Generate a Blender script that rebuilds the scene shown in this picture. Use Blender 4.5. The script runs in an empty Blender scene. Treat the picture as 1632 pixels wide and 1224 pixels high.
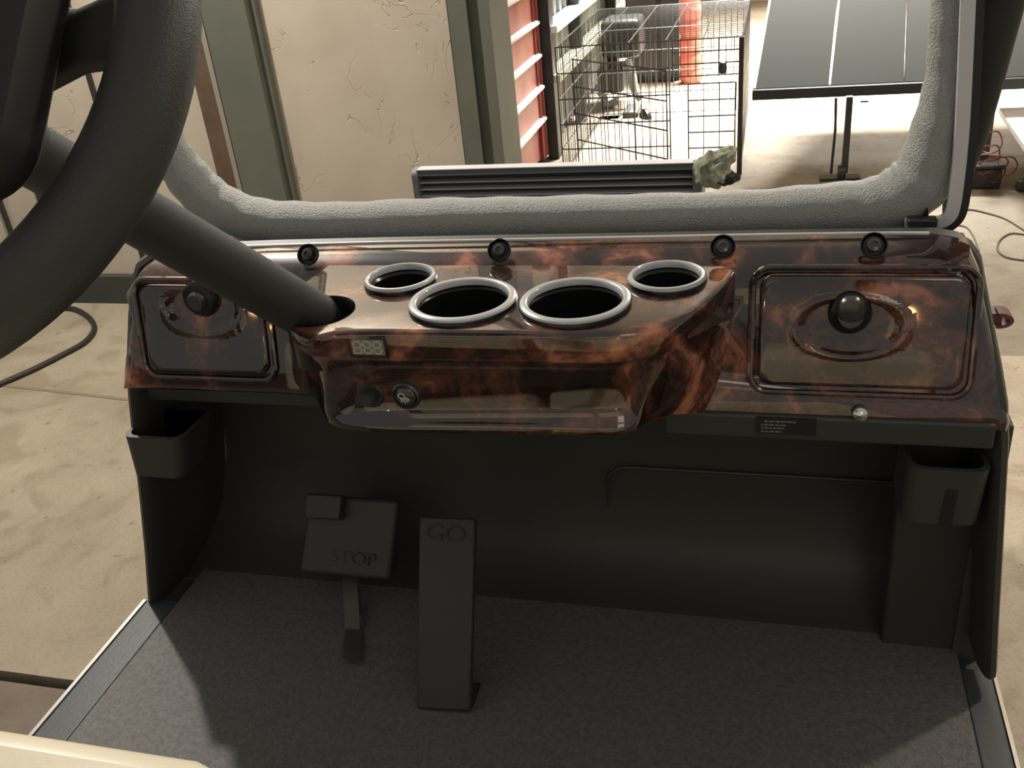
import bpy, bmesh, math, random
from mathutils import Vector, Matrix, noise
random.seed(7)
# ---------------------------------------------------------------- camera
F_PX = 1500.0
def _n(v): v = Vector(v); v.normalize(); return v
_D = _n((304, 2788, 1500)); _Fw = Vector((429, -848, 1500)); _Fw = _n(_Fw - _D * _Fw.dot(_D))
_U = -_D; _R = _n(_Fw.cross(_U))
if _R.x < 0: _R = -_R
CAM = Vector((0, 0, 1.17))
# rows: world x, y, z axes written in camera space (x right, y down, z forward)
def ray(px, py):
    c = Vector(((px - 816) / F_PX, (py - 612) / F_PX, 1.0))
    return Vector((_R.dot(c), _Fw.dot(c), _U.dot(c)))
def P(px, py, ax, val):
    d = ray(px, py); t = (val - CAM[ax]) / d[ax]; return CAM + d * t
def PP(px, py, pt, nrm):
    d = ray(px, py); nrm = Vector(nrm); t = (Vector(pt) - CAM).dot(nrm) / d.dot(nrm); return CAM + d * t
sc = bpy.context.scene
cd = bpy.data.cameras.new('camera'); cam = bpy.data.objects.new('camera', cd)
sc.collection.objects.link(cam); sc.camera = cam
cd.sensor_width = 36; cd.lens = 36 * F_PX / 1632; cd.clip_start = 0.02; cd.clip_end = 60
xr = Vector((_R[0], _Fw[0], _U[0])); yu = -Vector((_R[1], _Fw[1], _U[1])); zb = -Vector((_R[2], _Fw[2], _U[2]))
m3 = Matrix((xr, yu, zb)).transposed()
cam.matrix_world = Matrix.Translation(CAM) @ m3.to_4x4()
# ---------------------------------------------------------------- light
sc.view_settings.view_transform = 'Standard'; sc.view_settings.look = 'None'
sc.view_settings.gamma = 1; sc.view_settings.use_curve_mapping = False
sc.view_settings.exposure = 0.0
w = bpy.data.worlds.new('night'); sc.world = w; w.use_nodes = True
w.node_tree.nodes['Background'].inputs[0].default_value = (1.0, 0.97, 0.9, 1)
w.node_tree.nodes['Background'].inputs[1].default_value = 0.32
def area(name, loc, target, size, power, col=(1, 1, 1), sy=None, spread=math.pi):
    l = bpy.data.lights.new(name, 'AREA'); l.energy = power; l.color = col; l.size = size
    if sy: l.shape = 'RECTANGLE'; l.size_y = sy
    l.spread = spread
    o = bpy.data.objects.new(name, l); sc.collection.objects.link(o); o.location = loc
    o.rotation_euler = (Vector(target) - Vector(loc)).to_track_quat('-Z', 'Y').to_euler(); return o
def point(name, loc, power, rad, col=(1, 1, 1)):
    l = bpy.data.lights.new(name, 'POINT'); l.energy = power; l.color = col; l.shadow_soft_size = rad
    o = bpy.data.objects.new(name, l); sc.collection.objects.link(o); o.location = loc; return o
area('garage_ceiling_lamp', (0.2, 6.1, 2.85), (0.2, 6.05, 0), 1.6, 600, (1, .98, .94), .5, spread=math.radians(98))
area('sheen_fill', (0.6, 7.2, 2.7), (0.0, 2.0, .6), 1.2, 110, (.97, .98, 1), .4)  # added lamp, put in for sheen on the foam
point('porch_lamp', (-1.65, 2.0, 2.4), 205, .05, (1, .94, .85))
point('path_lamp', (.93, -5.0, .80), 6, .045, (1, .50, .18))
point('path_lamp_far', (-3.98, -5.0, .78), 6, .045, (1, .50, .18))
point('eave_lamp', (1.6, 2.2, 2.6), 100, .08, (1, .90, .74))
area('rear_fill', (1.6, -3.6, 3.2), (0.3, 1.0, 0.3), 1.5, 13, (1, .88, .72))  # added soft fill from behind for the rear and the mat
# ---------------------------------------------------------------- materials
def mat(name, col, rough=.5, metal=0, coat=0, spec=.5, bump=None, var=None, emit=None):
    m = bpy.data.materials.new(name); m.use_nodes = True; nt = m.node_tree; b = nt.nodes['Principled BSDF']
    b.inputs['Base Color'].default_value = (*col, 1); b.inputs['Roughness'].default_value = rough
    b.inputs['Metallic'].default_value = metal; b.inputs['Coat Weight'].default_value = coat
    b.inputs['Coat Roughness'].default_value = .03; b.inputs['Specular IOR Level'].default_value = spec
    tc = nt.nodes.new('ShaderNodeTexCoord')
    if bump:
        sc_, st, ds = bump
        n = nt.nodes.new('ShaderNodeTexNoise'); n.inputs['Scale'].default_value = sc_; n.inputs['Detail'].default_value = 4
        nt.links.new(tc.outputs['Object'], n.inputs['Vector'])
        bp = nt.nodes.new('ShaderNodeBump'); bp.inputs['Strength'].default_value = st; bp.inputs['Distance'].default_value = ds
        nt.links.new(n.outputs['Fac'], bp.inputs['Height']); nt.links.new(bp.outputs['Normal'], b.inputs['Normal'])
    if var:
        sc_, col2 = var[0], var[1]
        n = nt.nodes.new('ShaderNodeTexNoise'); n.inputs['Scale'].default_value = sc_; n.inputs['Detail'].default_value = 6
        n.inputs['Roughness'].default_value = .6
        nt.links.new(tc.outputs['Object'], n.inputs['Vector'])
        r = nt.nodes.new('ShaderNodeValToRGB'); r.color_ramp.elements[0].position = .35; r.color_ramp.elements[1].position = .65
        r.color_ramp.elements[0].color = (*col, 1); r.color_ramp.elements[1].color = (*col2, 1)
        nt.links.new(n.outputs['Fac'], r.inputs['Fac']); nt.links.new(r.outputs['Color'], b.inputs['Base Color'])
    if emit:
        b.inputs['Emission Color'].default_value = (*emit[0], 1); b.inputs['Emission Strength'].default_value = emit[1]
    return m
def burl():
    m = mat('burl_wood', (.1, .03, .015), .32, coat=1.0, spec=.08); nt = m.node_tree; b = nt.nodes['Principled BSDF']; b.inputs['Coat IOR'].default_value = 1.8
    tc = nt.nodes.new('ShaderNodeTexCoord')
    n1 = nt.nodes.new('ShaderNodeTexNoise'); n1.inputs['Scale'].default_value = 9; n1.inputs['Detail'].default_value = 7
    n1.inputs['Distortion'].default_value = 1.6; n1.inputs['Roughness'].default_value = .55
    n2 = nt.nodes.new('ShaderNodeTexNoise'); n2.inputs['Scale'].default_value = 46; n2.inputs['Detail'].default_value = 5
    n2.inputs['Distortion'].default_value = 2.5
    nt.links.new(tc.outputs['Object'], n1.inputs['Vector']); nt.links.new(tc.outputs['Object'], n2.inputs['Vector'])
    mx = nt.nodes.new('ShaderNodeMath'); mx.operation = 'MULTIPLY_ADD'; mx.inputs[1].default_value = .22
    nt.links.new(n2.outputs['Fac'], mx.inputs[0]); nt.links.new(n1.outputs['Fac'], mx.inputs[2])
    r = nt.nodes.new('ShaderNodeValToRGB'); cr = r.color_ramp
    cr.elements[0].position = .45; cr.elements[0].color = (.007, .005, .004, 1)
    cr.elements[1].position = .86; cr.elements[1].color = (.60, .23, .125, 1)
    e = cr.elements.new(.58); e.color = (.026, .010, .007, 1)
    e = cr.elements.new(.69); e.color = (.115, .041, .025, 1)
    nt.links.new(mx.outputs[0], r.inputs['Fac']); nt.links.new(r.outputs['Color'], b.inputs['Base Color'])
    return m
BURL = burl()
BLACK = mat('black_plastic', (.045, .046, .039), .5, bump=(350, .15, .001))
DEEP = mat('black_gloss_plastic', (.008, .008, .008), .25)
RING = mat('cup_ring_grey', (.42, .43, .44), .3, coat=1.0)
RING = mat('cup_ring_grey', (.42, .43, .44), .3, coat=1.0)
RIM = mat('cup_ring_plastic', (.035, .037, .037), .3, coat=.6)
FOAM = mat('grey_foam', (.40, .402, .38), .5, bump=(520, 1.0, .004), spec=.6)
GRIP = mat('grey_grip_foam', (.030, .031, .027), .5, bump=(900, .35, .0015))
PAD = mat('hub_black', (.006, .006, .005), .6)
COL = mat('column_grey_plastic', (.036, .038, .035), .62, spec=.35)
MATM = mat('floor_mat_rubber', (.115, .113, .106), .6, bump=(420, .8, .002), var=(160, (.185, .18, .17)))
SILL = mat('sill_rubber', (.06, .065, .075), .4, bump=(200, .2, .001))
ALU = mat('aluminium', (.62, .62, .60), .28, metal=1)
CHROME = mat('chrome_screw', (.75, .74, .70), .18, metal=1)
STRAP = mat('strap_metal', (.66, .66, .68), .35, metal=.2)
DARK = mat('dark_steel', (.02, .021, .02), .4)
PED = mat('pedal_rubber', (.045, .046, .041), .5, bump=(200, .3, .001))
PARM = mat('pedal_arm_steel', (.10, .10, .085), .45, metal=.3)
CREAM = mat('cream_vinyl', (.62, .56, .42), .42, bump=(160, .15, .001))
LCD = mat('lcd_grey', (.20, .19, .15), .3)
SEGM = mat('lcd_segment', (.38, .36, .31), .4)
SYM = mat('white_symbol', (.55, .55, .50), .5)
WALL = None
def wallmat():
    m = mat('stucco_wall', (.55, .48, .39), .8); nt = m.node_tree; b = nt.nodes['Principled BSDF']
    tc = nt.nodes.new('ShaderNodeTexCoord')
    n = nt.nodes.new('ShaderNodeTexNoise'); n.inputs['Scale'].default_value = 3; n.inputs['Detail'].default_value = 6
    nt.links.new(tc.outputs['Object'], n.inputs['Vector'])
    r = nt.nodes.new('ShaderNodeValToRGB')
    r.color_ramp.elements[0].position = .35; r.color_ramp.elements[0].color = (.46, .39, .305, 1)
    r.color_ramp.elements[1].position = .65; r.color_ramp.elements[1].color = (.56, .485, .385, 1)
    nt.links.new(n.outputs['Fac'], r.inputs['Fac'])
    # hairline trowel marks
    n2 = nt.nodes.new('ShaderNodeTexNoise'); n2.inputs['Scale'].default_value = 6; n2.inputs['Detail'].default_value = 3; n2.inputs['Distortion'].default_value = 1.5
    nt.links.new(tc.outputs['Object'], n2.inputs['Vector'])
    s = nt.nodes.new('ShaderNodeMath'); s.operation = 'SUBTRACT'; s.inputs[1].default_value = .5; nt.links.new(n2.outputs['Fac'], s.inputs[0])
    a = nt.nodes.new('ShaderNodeMath'); a.operation = 'ABSOLUTE'; nt.links.new(s.outputs[0], a.inputs[0])
    r2 = nt.nodes.new('ShaderNodeValToRGB'); r2.color_ramp.elements[0].position = .0; r2.color_ramp.elements[1].position = .006
    r2.color_ramp.elements[0].color = (0, 0, 0, 1); nt.links.new(a.outputs[0], r2.inputs['Fac'])
    n3 = nt.nodes.new('ShaderNodeTexNoise'); n3.inputs['Scale'].default_value = 4.3; nt.links.new(tc.outputs['Object'], n3.inputs['Vector'])
    r3 = nt.nodes.new('ShaderNodeValToRGB'); r3.color_ramp.elements[0].position = .5; r3.color_ramp.elements[1].position = .58
    r3.color_ramp.elements[0].color = (1, 1, 1, 1); r3.color_ramp.elements[1].color = (0, 0, 0, 1)
    nt.links.new(n3.outputs['Fac'], r3.inputs['Fac'])
    mxx = nt.nodes.new('ShaderNodeMath'); mxx.operation = 'MAXIMUM'
    nt.links.new(r2.outputs['Color'], mxx.inputs[0]); nt.links.new(r3.outputs['Color'], mxx.inputs[1])
    mix = nt.nodes.new('ShaderNodeMixRGB'); mix.blend_type = 'MIX'; mix.inputs[1].default_value = (.38, .32, .245, 1)
    nt.links.new(mxx.outputs[0], mix.inputs[0]); nt.links.new(r.outputs['Color'], mix.inputs[2])
    nt.links.new(mix.outputs[0], b.inputs['Base Color'])
    bp = nt.nodes.new('ShaderNodeBump'); bp.inputs['Strength'].default_value = .5; bp.inputs['Distance'].default_value = .01
    nt.links.new(mxx.outputs[0], bp.inputs['Height']); nt.links.new(bp.outputs['Normal'], b.inputs['Normal'])
    return m
WALL = wallmat()
TRIM = mat('greenish_grey_paint', (.115, .12, .092), .6, var=(5, (.14, .142, .112)))
TIMB = mat('brown_timber', (.10, .06, .036), .7, var=(12, (.14, .09, .055)))
CONC = mat('concrete', (.21, .178, .122), .75, bump=(70, .3, .004), var=(2.2, (.31, .265, .19)))
def concrete(name, lo, hi):
    m = mat(name, lo, .75, bump=(70, .3, .004), var=(2.2, hi)); nt = m.node_tree; b = nt.nodes['Principled BSDF']
    src = b.inputs['Base Color'].links[0].from_socket; tc = nt.nodes.new('ShaderNodeTexCoord')
    def layer(src, scale, detail, p0, p1, dark, dist=0):
        n = nt.nodes.new('ShaderNodeTexNoise'); n.inputs['Scale'].default_value = scale; n.inputs['Detail'].default_value = detail
        n.inputs['Distortion'].default_value = dist; nt.links.new(tc.outputs['Object'], n.inputs['Vector'])
        r = nt.nodes.new('ShaderNodeValToRGB'); r.color_ramp.elements[0].position = p0; r.color_ramp.elements[1].position = p1
        r.color_ramp.elements[0].color = (*dark, 1); r.color_ramp.elements[1].color = (1, 1, 1, 1)
        nt.links.new(n.outputs['Fac'], r.inputs['Fac'])
        x = nt.nodes.new('ShaderNodeMixRGB'); x.blend_type = 'MULTIPLY'; x.inputs[0].default_value = 1
        nt.links.new(src, x.inputs[1]); nt.links.new(r.outputs['Color'], x.inputs[2]); return x.outputs[0]
    src = layer(src, 6.5, 8, .36, .5, (.80, .77, .72), 1.2)
    src = layer(src, 26, 3, .27, .34, (.66, .62, .55))
    src = layer(src, 140, 2, .3, .5, (.86, .85, .84))
    nt.links.new(src, b.inputs['Base Color']); return m
CONC = concrete('concrete', (.25, .21, .148), (.36, .305, .222))
PAV = mat('paver_brick', (.15, .115, .085), .85, bump=(80, .4, .004), var=(6, (.20, .16, .12)))
RED = mat('red_chest_paint', (.34, .085, .075), .35, var=(4, (.50, .20, .14)))
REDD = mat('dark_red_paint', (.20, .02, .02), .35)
CABG = mat('grey_cabinet', (.22, .23, .22), .5)
WIRE = mat('crate_wire', (.02, .02, .02), .3, spec=.8)
PANEL = mat('grey_panel', (.06, .061, .055), .9, spec=.1)
HOSE = mat('black_hose', (.02, .018, .015), .5)
CAMO = mat('camouflage_cloth', (.14, .145, .09), .9, var=(30, (.55, .56, .40)))
WHITE = mat('white_laminate', (.75, .76, .74), .4)
ORED = mat('orange_red_plastic', (.72, .15, .10), .4)
CABLE = mat('red_cable', (.22, .05, .04), .5)
TAG = mat('red_brown_tab', (.20, .075, .06), .5)
YEL = mat('pale_yellow_strip', (.62, .60, .40), .5)
# ---------------------------------------------------------------- mesh helpers
class MB:
    def __init__(s): s.v = []; s.f = []; s.mi = []
    def add(s, vs, fs, mi=0):
        k = len(s.v); s.v += [Vector(v) for v in vs]; s.f += [[i + k for i in f] for f in fs]; s.mi += [mi] * len(fs); return s
    def box(s, lo, hi, mi=0, M=None):
        (a, b, c), (d, e, f) = lo, hi
        vs = [Vector(p) for p in ((a,b,c),(d,b,c),(d,e,c),(a,e,c),(a,b,f),(d,b,f),(d,e,f),(a,e,f))]
        if M: vs = [M @ v for v in vs]
        return s.add(vs, [(0,3,2,1),(4,5,6,7),(0,1,5,4),(1,2,6,5),(2,3,7,6),(3,0,4,7)], mi)
    def prism(s, poly, vec, mi=0):
        n = len(poly); vec = Vector(vec); a = [Vector(p) for p in poly]; b = [p + vec for p in a]
        return s.add(a + b, [list(range(n)), list(range(2*n-1, n-1, -1))] + [(i, (i+1) % n, n+(i+1) % n, n+i) for i in range(n)], mi)
    def loft(s, loops, closed=True, cap0=False, cap1=False, mi=0):
        n = len(loops[0]); vs = [v for l in loops for v in l]; fs = []
        for k in range(len(loops)-1):
            for i in range(n if closed else n-1):
                j = (i+1) % n; fs.append((k*n+i, k*n+j, (k+1)*n+j, (k+1)*n+i))
        if cap0: fs.append(list(range(n)))
        if cap1: fs.append([(len(loops)-1)*n+i for i in range(n)])
        return s.add(vs, fs, mi)
    def tube(s, pts, r, seg=12, closed=False, mi=0, flat=1.0, caps=True):
        pts = [Vector(p) for p in pts]; n = len(pts); rs = r if isinstance(r, (list, tuple)) else [r]*n
        loops = []; up = None
        for i, p in enumerate(pts):
            t = (pts[(i+1) % n] - pts[i-1]) if closed else (pts[min(i+1, n-1)] - pts[max(i-1, 0)])
            t.normalize()
            if up is None:
                up = Vector((0,0,1)) if abs(t.z) < .9 else Vector((0,1,0))
            up = up - t*up.dot(t); up.normalize(); sd = t.cross(up)
            loops.append([p + (up*math.cos(a)*flat + sd*math.sin(a))*rs[i] for a in [2*math.pi*k/seg for k in range(seg)]])
        if closed: loops.append(loops[0])
        return s.loft(loops, True, caps and not closed, caps and not closed, mi)
    def lathe(s, prof, c, ax=(0,0,1), seg=32, mi=0, cap0=False, cap1=False, sx=1.0):
        ax = Vector(ax).normalized(); u = Vector((1,0,0)) if abs(ax.x) < .9 else Vector((0,1,0))
        u = (u - ax*u.dot(ax)).normalized(); v = ax.cross(u); c = Vector(c)
        loops = [[c + ax*h + (u*math.cos(a)*sx + v*math.sin(a))*r for a in [2*math.pi*k/seg for k in range(seg)]] for r, h in prof]
        return s.loft(loops, True, cap0, cap1, mi)
    def build(s, name, mats, parent=None, off=(0,0,0), sharp=35, bevel=0, sub=0, recalc=True):
        me = bpy.data.meshes.new(name); off = Vector(off)
        bm = bmesh.new(); vv = [bm.verts.new(v - off) for v in s.v]
        for f, mi in zip(s.f, s.mi):
            try: q = bm.faces.new([vv[i] for i in f]); q.material_index = mi; q.smooth = True
            except ValueError: pass
        bmesh.ops.remove_doubles(bm, verts=bm.verts, dist=1e-5)
        if recalc: bmesh.ops.recalc_face_normals(bm, faces=bm.faces)
        for e in bm.edges:
            if len(e.link_faces) == 2 and e.calc_face_angle(0) > math.radians(sharp): e.smooth = False
        bm.to_mesh(me); bm.free()
        for m in (mats if isinstance(mats, (list, tuple)) else [mats]): me.materials.append(m)
        o = bpy.data.objects.new(name, me); sc.collection.objects.link(o)
        if parent: o.parent = parent
        else: o.location = off
        if bevel:
            b = o.modifiers.new('bevel', 'BEVEL'); b.width = bevel; b.segments = 3; b.limit_method = 'ANGLE'; b.angle_limit = math.radians(40)
        if sub:
            b = o.modifiers.new('subd', 'SUBSURF'); b.levels = sub; b.render_levels = sub
        return o
def tag(o, label=None, cat=None, group=None, kind=None):
    for k, v in (('label', label), ('category', cat), ('group', group), ('kind', kind)):
        if v: o[k] = v
    return o
class Thing:
    def __init__(s, name, loc, label, cat, group=None):
        s.o = bpy.data.objects.new(name, None); sc.collection.objects.link(s.o); s.o.location = loc; s.off = Vector(loc)
        s.o.empty_display_size = .1; tag(s.o, label, cat, group)
    def part(s, mb, name, mats, parent=None, label=None, **k):
        o = mb.build(name, mats, parent or s.o, s.off, **k)
        if label: o['label'] = label
        return o
def rrect(x0, x1, z0, z1, r, n=6):
    out = []
    for cx, cz, a0 in ((x1-r, z1-r, 0), (x0+r, z1-r, 90), (x0+r, z0+r, 180), (x1-r, z0+r, 270)):
        for k in range(n+1):
            a = math.radians(a0 + 90*k/n); out.append((cx + r*math.cos(a), cz + r*math.sin(a)))
    return out
def smooth_closed(pts, it=2):
    for _ in range(it):
        q = []
        for i in range(len(pts)):
            a, b = Vector(pts[i]), Vector(pts[(i+1) % len(pts)])
            q += [a*.75 + b*.25, a*.25 + b*.75]
        pts = q
    return pts
def smooth_open(pts, it=2):
    pts = [Vector(p) for p in pts]
    for _ in range(it):
        q = [pts[0]]
        for a, b in zip(pts, pts[1:]): q += [a*.75 + b*.25, a*.25 + b*.75]
        q.append(pts[-1]); pts = q
    return pts
def spline(pts, n=8):
    pts = [Vector(p) for p in pts]; out = []
    for i in range(len(pts)-1):
        p0 = pts[max(i-1, 0)]; p1 = pts[i]; p2 = pts[i+1]; p3 = pts[min(i+2, len(pts)-1)]
        for k in range(n):
            t = k/n
            out.append(.5*((2*p1) + (p2-p0)*t + (2*p0-5*p1+4*p2-p3)*t*t + (3*p1-p0-3*p2+p3)*t*t*t))
    out.append(pts[-1]); return out
def normals2(pts):
    n = len(pts); area_ = sum(pts[i][0]*pts[(i+1) % n][1] - pts[(i+1) % n][0]*pts[i][1] for i in range(n)); s = 1 if area_ > 0 else -1
    out = []
    for i in range(n):
        a, b = Vector(pts[i-1]), Vector(pts[(i+1) % n]); t = (b-a).normalized(); out.append(Vector((t.y, -t.x))*s)
    return out
def text_mb(s, size, frame, depth=.001):
    """letters as mesh verts placed by frame(x, y, d)"""
    cu = bpy.data.curves.new('t', 'FONT'); cu.body = s; cu.size = size; cu.extrude = depth; cu.align_x = 'CENTER'; cu.align_y = 'CENTER'
    o = bpy.data.objects.new('t', cu); sc.collection.objects.link(o)
    me = bpy.data.meshes.new_from_object(o.evaluated_get(bpy.context.evaluated_depsgraph_get()))
    m = MB(); m.add([frame(v.co.x, v.co.y, v.co.z) for v in me.vertices], [list(p.vertices) for p in me.polygons])
    bpy.data.objects.remove(o); bpy.data.curves.remove(cu); bpy.data.meshes.remove(me)
    return m
# ================================================================ SETTING
YJ = .965   # edge where the concrete slab meets the driveway pavers
fl = MB().box((-6, YJ, -.12), (6, 11, 0)).build('floor', CONC); fl['kind'] = 'structure'
# expansion joints of the slab are thin raised strips of darker filler
ap = MB().box((-.2, YJ, -.05), (6, 2.32, .0025)).build('floor_apron', concrete('pale_lit_concrete', (.48, .41, .30), (.56, .48, .37))); ap['kind'] = 'structure'  # paler slab near the joint; its tone also paints in the light pool
jm = MB()
ja, jb = P(0, 614, 2, 0), P(195, 636, 2, 0)
jd = (jb - ja).normalized(); jn = Vector((-jd.y, jd.x, 0))*.006
jm.prism([ja - jd*4 - jn, ja + jd*8 - jn, ja + jd*8 + jn, ja - jd*4 + jn], (0, 0, .0015))
ja, jb = P(1585, 577, 2, 0), P(1632, 578, 2, 0); jd = (jb - ja).normalized(); jn = Vector((-jd.y, jd.x, 0))*.005
jm.prism([ja - jd*.2 - jn, ja + jd*4 - jn, ja + jd*4 + jn, ja - jd*.2 + jn], (0, 0, .0015))
jo = jm.build('trim_1', mat('joint_filler', (.20, .16, .11), .9)); jo['kind'] = 'structure'
pv = MB(); gy = -3.2
pv.box((-5, -4.5, -.12), (5, YJ - .012, -.012), 1)
random.seed(3)
yy = YJ - .02; row = 0
while yy > -2.2:
    x0 = -3.2 + (row % 2)*.11
    while x0 < 3.0:
        pv.box((x0 + .005, yy - .215, -.02), (x0 + .20, yy, -.002 - random.random()*.003))
        x0 += .21
    yy -= .225; row += 1
po = pv.build('floor_pavers', [PAV, mat('paver_joint', (.07, .05, .035), .95)]); po['kind'] = 'structure'
YW = 2.6
wa = P(745, 290, 1, YW).x
wl = MB().box((-5.5, YW, 0), (P(722, 100, 1, YW).x, YW + .14, 3.0)).build('wall_left', WALL); wl['kind'] = 'structure'
wi = MB().box((-1.65, YW + .14, 0), (-1.5, 9.2, 3.0)).build('wall_inner', WALL); wi['kind'] = 'structure'
wb = MB().box((-1.65, 9.2, 0), (4.2, 9.35, 3.0)).build('wall_back', WALL); wb['kind'] = 'structure'
wr = MB().box((4.05, YW + .14, 0), (4.2, 9.2, 3.0)).build('wall_right', WALL); wr['kind'] = 'structure'
ce = MB().box((-1.65, YW + .14, 3.0), (4.2, 9.35, 3.1)).build('ceiling', WALL); ce['kind'] = 'structure'
# jamb at the wall end: stepped greenish grey boards
xa = P(717, 0, 1, YW).x; xb = P(733, 0, 1, YW).x; xc = P(748, 0, 1, YW).x
def vx(px, py, Y): return P(px, py, 1, Y).x
j = MB(); j.box((xa + .0, YW - .03, 0), (vx(742, 0, YW - .03), YW + .14, 3.0))
j.box((vx(740, 0, YW - .015), YW - .012, 0), (vx(764, 0, YW - .015), YW + .14, 3.0))
j.box((vx(764, 0, YW - .03), YW - .05, 0), (vx(782, 0, YW - .03), YW + .14, 3.0))
j.build('trim_2', TRIM)['kind'] = 'structure'
j = MB(); j.box((vx(330, 60, YW - .05), YW - .05, 0), (vx(388, 0, YW - .05), YW, 3.0))
j.box((vx(386, 0, YW - .03), YW - .025, 0), (vx(402, 0, YW - .03), YW, 3.0))
j.build('trim_3', TRIM)['kind'] = 'structure'
j = MB(); j.box((vx(292, 60, YW - .03), YW - .03, 0), (vx(322, 60, YW - .03), YW, 3.0))
j.build('trim_4', TIMB)['kind'] = 'structure'
j = MB(); j.box((vx(322, 60, YW - .04), YW - .045, 0), (vx(330, 60, YW - .04), YW, 3.0))
j.build('trim_5', mat('pale_edge', (.3, .27, .22), .7))['kind'] = 'structure'
b0 = P(125, 489, 2, 0)
j = MB(); j.box((-3.4, YW - .03, 0), (-2.02, YW, .10)); j.build('baseboard_left', BLACK)['kind'] = 'structure'
for px, py in ((10, 350), (57, 297), (141, 120)):
    q = P(px, py, 1, YW - .012)
    o = MB().tube([(q.x, YW - .012, .1), (q.x, YW - .012, 2.7)], .009, 8).build('wall_conduit', HOSE, off=(q.x, YW - .012, .1))
    tag(o, {10: 'thin dark conduit on the cream wall, leftmost of three', 57: 'thin dark conduit on the cream wall just left of the steering column',
            141: 'dark conduit on the cream wall seen between steering wheel spoke and rim'}[px], 'conduit', 'conduits on the cream wall')
# ================================================================ GARAGE CONTENTS
# red tool chest against the inner wall
XT = -1.0
T = Thing('tool_chest', (-1.22, 3.45, 0), 'tall red tool chest with silver drawer handles behind the wall end', 'tool chest')
yR = P(872, 262, 2, 0).y
yR = P(868, 200, 0, XT).y; y0 = 2.86
def zT(px, py): return P(px, py, 0, XT).z
c = MB().box((-1.47, y0, .03), (XT - .012, yR, 1.45)); T.part(c, 'cabinet', RED, bevel=.006)
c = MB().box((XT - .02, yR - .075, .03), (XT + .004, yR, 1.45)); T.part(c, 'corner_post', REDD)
c = MB().box((XT - .02, yR, .03), (XT + .006, yR + .010, 1.45)); T.part(c, 'edge_trim', mat('pink_trim', (.42, .2, .17), .4))
hz = [zT(853, 36), zT(857, 88), zT(860, 139), zT(864, 189)]
hz = [hz[0] + (hz[0]-hz[1])*k for k in (3, 2, 1)] + hz + [hz[3] - (hz[2]-hz[3])*k for k in (1, 2, 3)]
yh1 = P(853, 36, 0, XT).y
for i, z in enumerate(hz):
    if z < .12: continue
    top = hz[i-1] - .004 if i else z + .11
    d = MB().box((XT - .014, y0 + .02, z + .004), (XT - .002, yh1 + .008, min(top - .006, z + .2)))
    dr = T.part(d, 'drawer', RED, bevel=.002)
    h = MB(); h.prism([(XT - .002, y0 + .02, z - .012), (XT + .02, y0 + .02, z - .006), (XT + .02, y0 + .02, z + .004), (XT - .002, y0 + .02, z + .012)], (0, yh1 - y0 - .02, 0))
    T.part(h, 'drawer_handle', WHITE, dr)
c0 = P(793, 30, 0, XT + .001)
t = text_mb('NR', .035, lambda x, y, z: Vector((XT + .001 + z, c0.y + x, c0.z + y)), .0006)
T.part(t, 'lettering', SYM)
for yy_ in (y0 + .06, yR - .06):
    T.part(MB().lathe([(.03, -.012), (.03, .012)], (XT - .05, yy_, .03), (1, 0, 0), 16, cap0=True, cap1=True), 'caster', DARK)
# shelving/cabinet beyond with dark posts, grey corrugated panel, pale ledges
XS = -.92
T = Thing('storage_rack', (-1.1, 5.2, 0), 'dark-posted storage rack with grey corrugated back and pale ledges beyond the red chest', 'rack')
yq = 4.24
cg = MB(); y = 4.3; k = 0; loop = []
while y < 7.2:
    loop.append(Vector((XS - .10 + (.012 if k % 2 else -.012), y, 0))); loop.append(Vector((XS - .10 + (.012 if k % 2 else -.012), y + .05, 0))); y += .065; k += 1
cg.loft([[p + Vector((0, 0, .05)) for p in loop], [p + Vector((0, 0, 2.2)) for p in loop]], closed=False)
cg.box((XS - .30, 4.3, .04), (XS - .13, 7.2, 2.2))
T.part(cg, 'back_panel', CABG, label='grey corrugated back panel')
for y_, wd in ((4.25, .08), (4.95, .07), (6.1, .06)):
    T.part(MB().box((XS - .08, y_, 0), (XS - .03, y_ + wd, 2.3)), 'post', DARK, bevel=.004)
def ledge(p1, p2, m, dz=.035, nm='ledge'):
    a = P(*p1, 0, XS); z = a.z
    T.part(MB().box((XS - .085, 4.26, z), (XS + .0, 7.0, z + dz)), nm, m, label='pale shelf ledge')
ledge((885, 55), None, WHITE, .028)
ledge((885, 140), None, YEL, .03)
ledge((885, -40), None, CABG, .05)
T.part(MB().tube([(XS - .01, 4.3, P(895, 280, 0, XS).z), (XS - .01, 6.0, P(895, 280, 0, XS).z)], .012, 8), 'rail', ALU)
# wire dog crate
A = P(889, 283, 2, .03); YC = 3.95
xl = P(886, 95, 1, YC).x; xrr = P(1183, 60, 1, YC).x; zt = P(1183, 58, 1, YC).z; YB = YC + 1.07
T = Thing('wire_dog_crate', ((xl+xrr)/2, YC + .5, 0), 'large black wire dog crate standing open in the garage', 'dog crate')
rW = .0019; rH = .0032
def grid(p0, u, v, nu, nv, r1=rW, r2=rH):
    m = MB(); p0 = Vector(p0); u = Vector(u); v = Vector(v)
    for i in range(nu + 1):
        a = p0 + u*i/nu; m.tube([a, a + v], r2 if i in (0, nu) else r1, 5)
    for i in range(nv + 1):
        a = p0 + v*i/nv; m.tube([a, a + u], r2, 5)
    return m
W = xrr - xl
T.part(grid((xl, YC, .02), (W*.62, 0, 0), (0, 0, zt - .02), 16, 5), 'front_panel', WIRE)
T.part(grid((xl + W*.64, YC, zt - .14), (W*.36, 0, 0), (0, 0, .14), 9, 3), 'header_panel', WIRE)
T.part(grid((xl + W*.72, YC - .006, .05), (W*.25, 0, 0), (0, 0, zt - .22), 3, 5), 'gate', WIRE)
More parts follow.
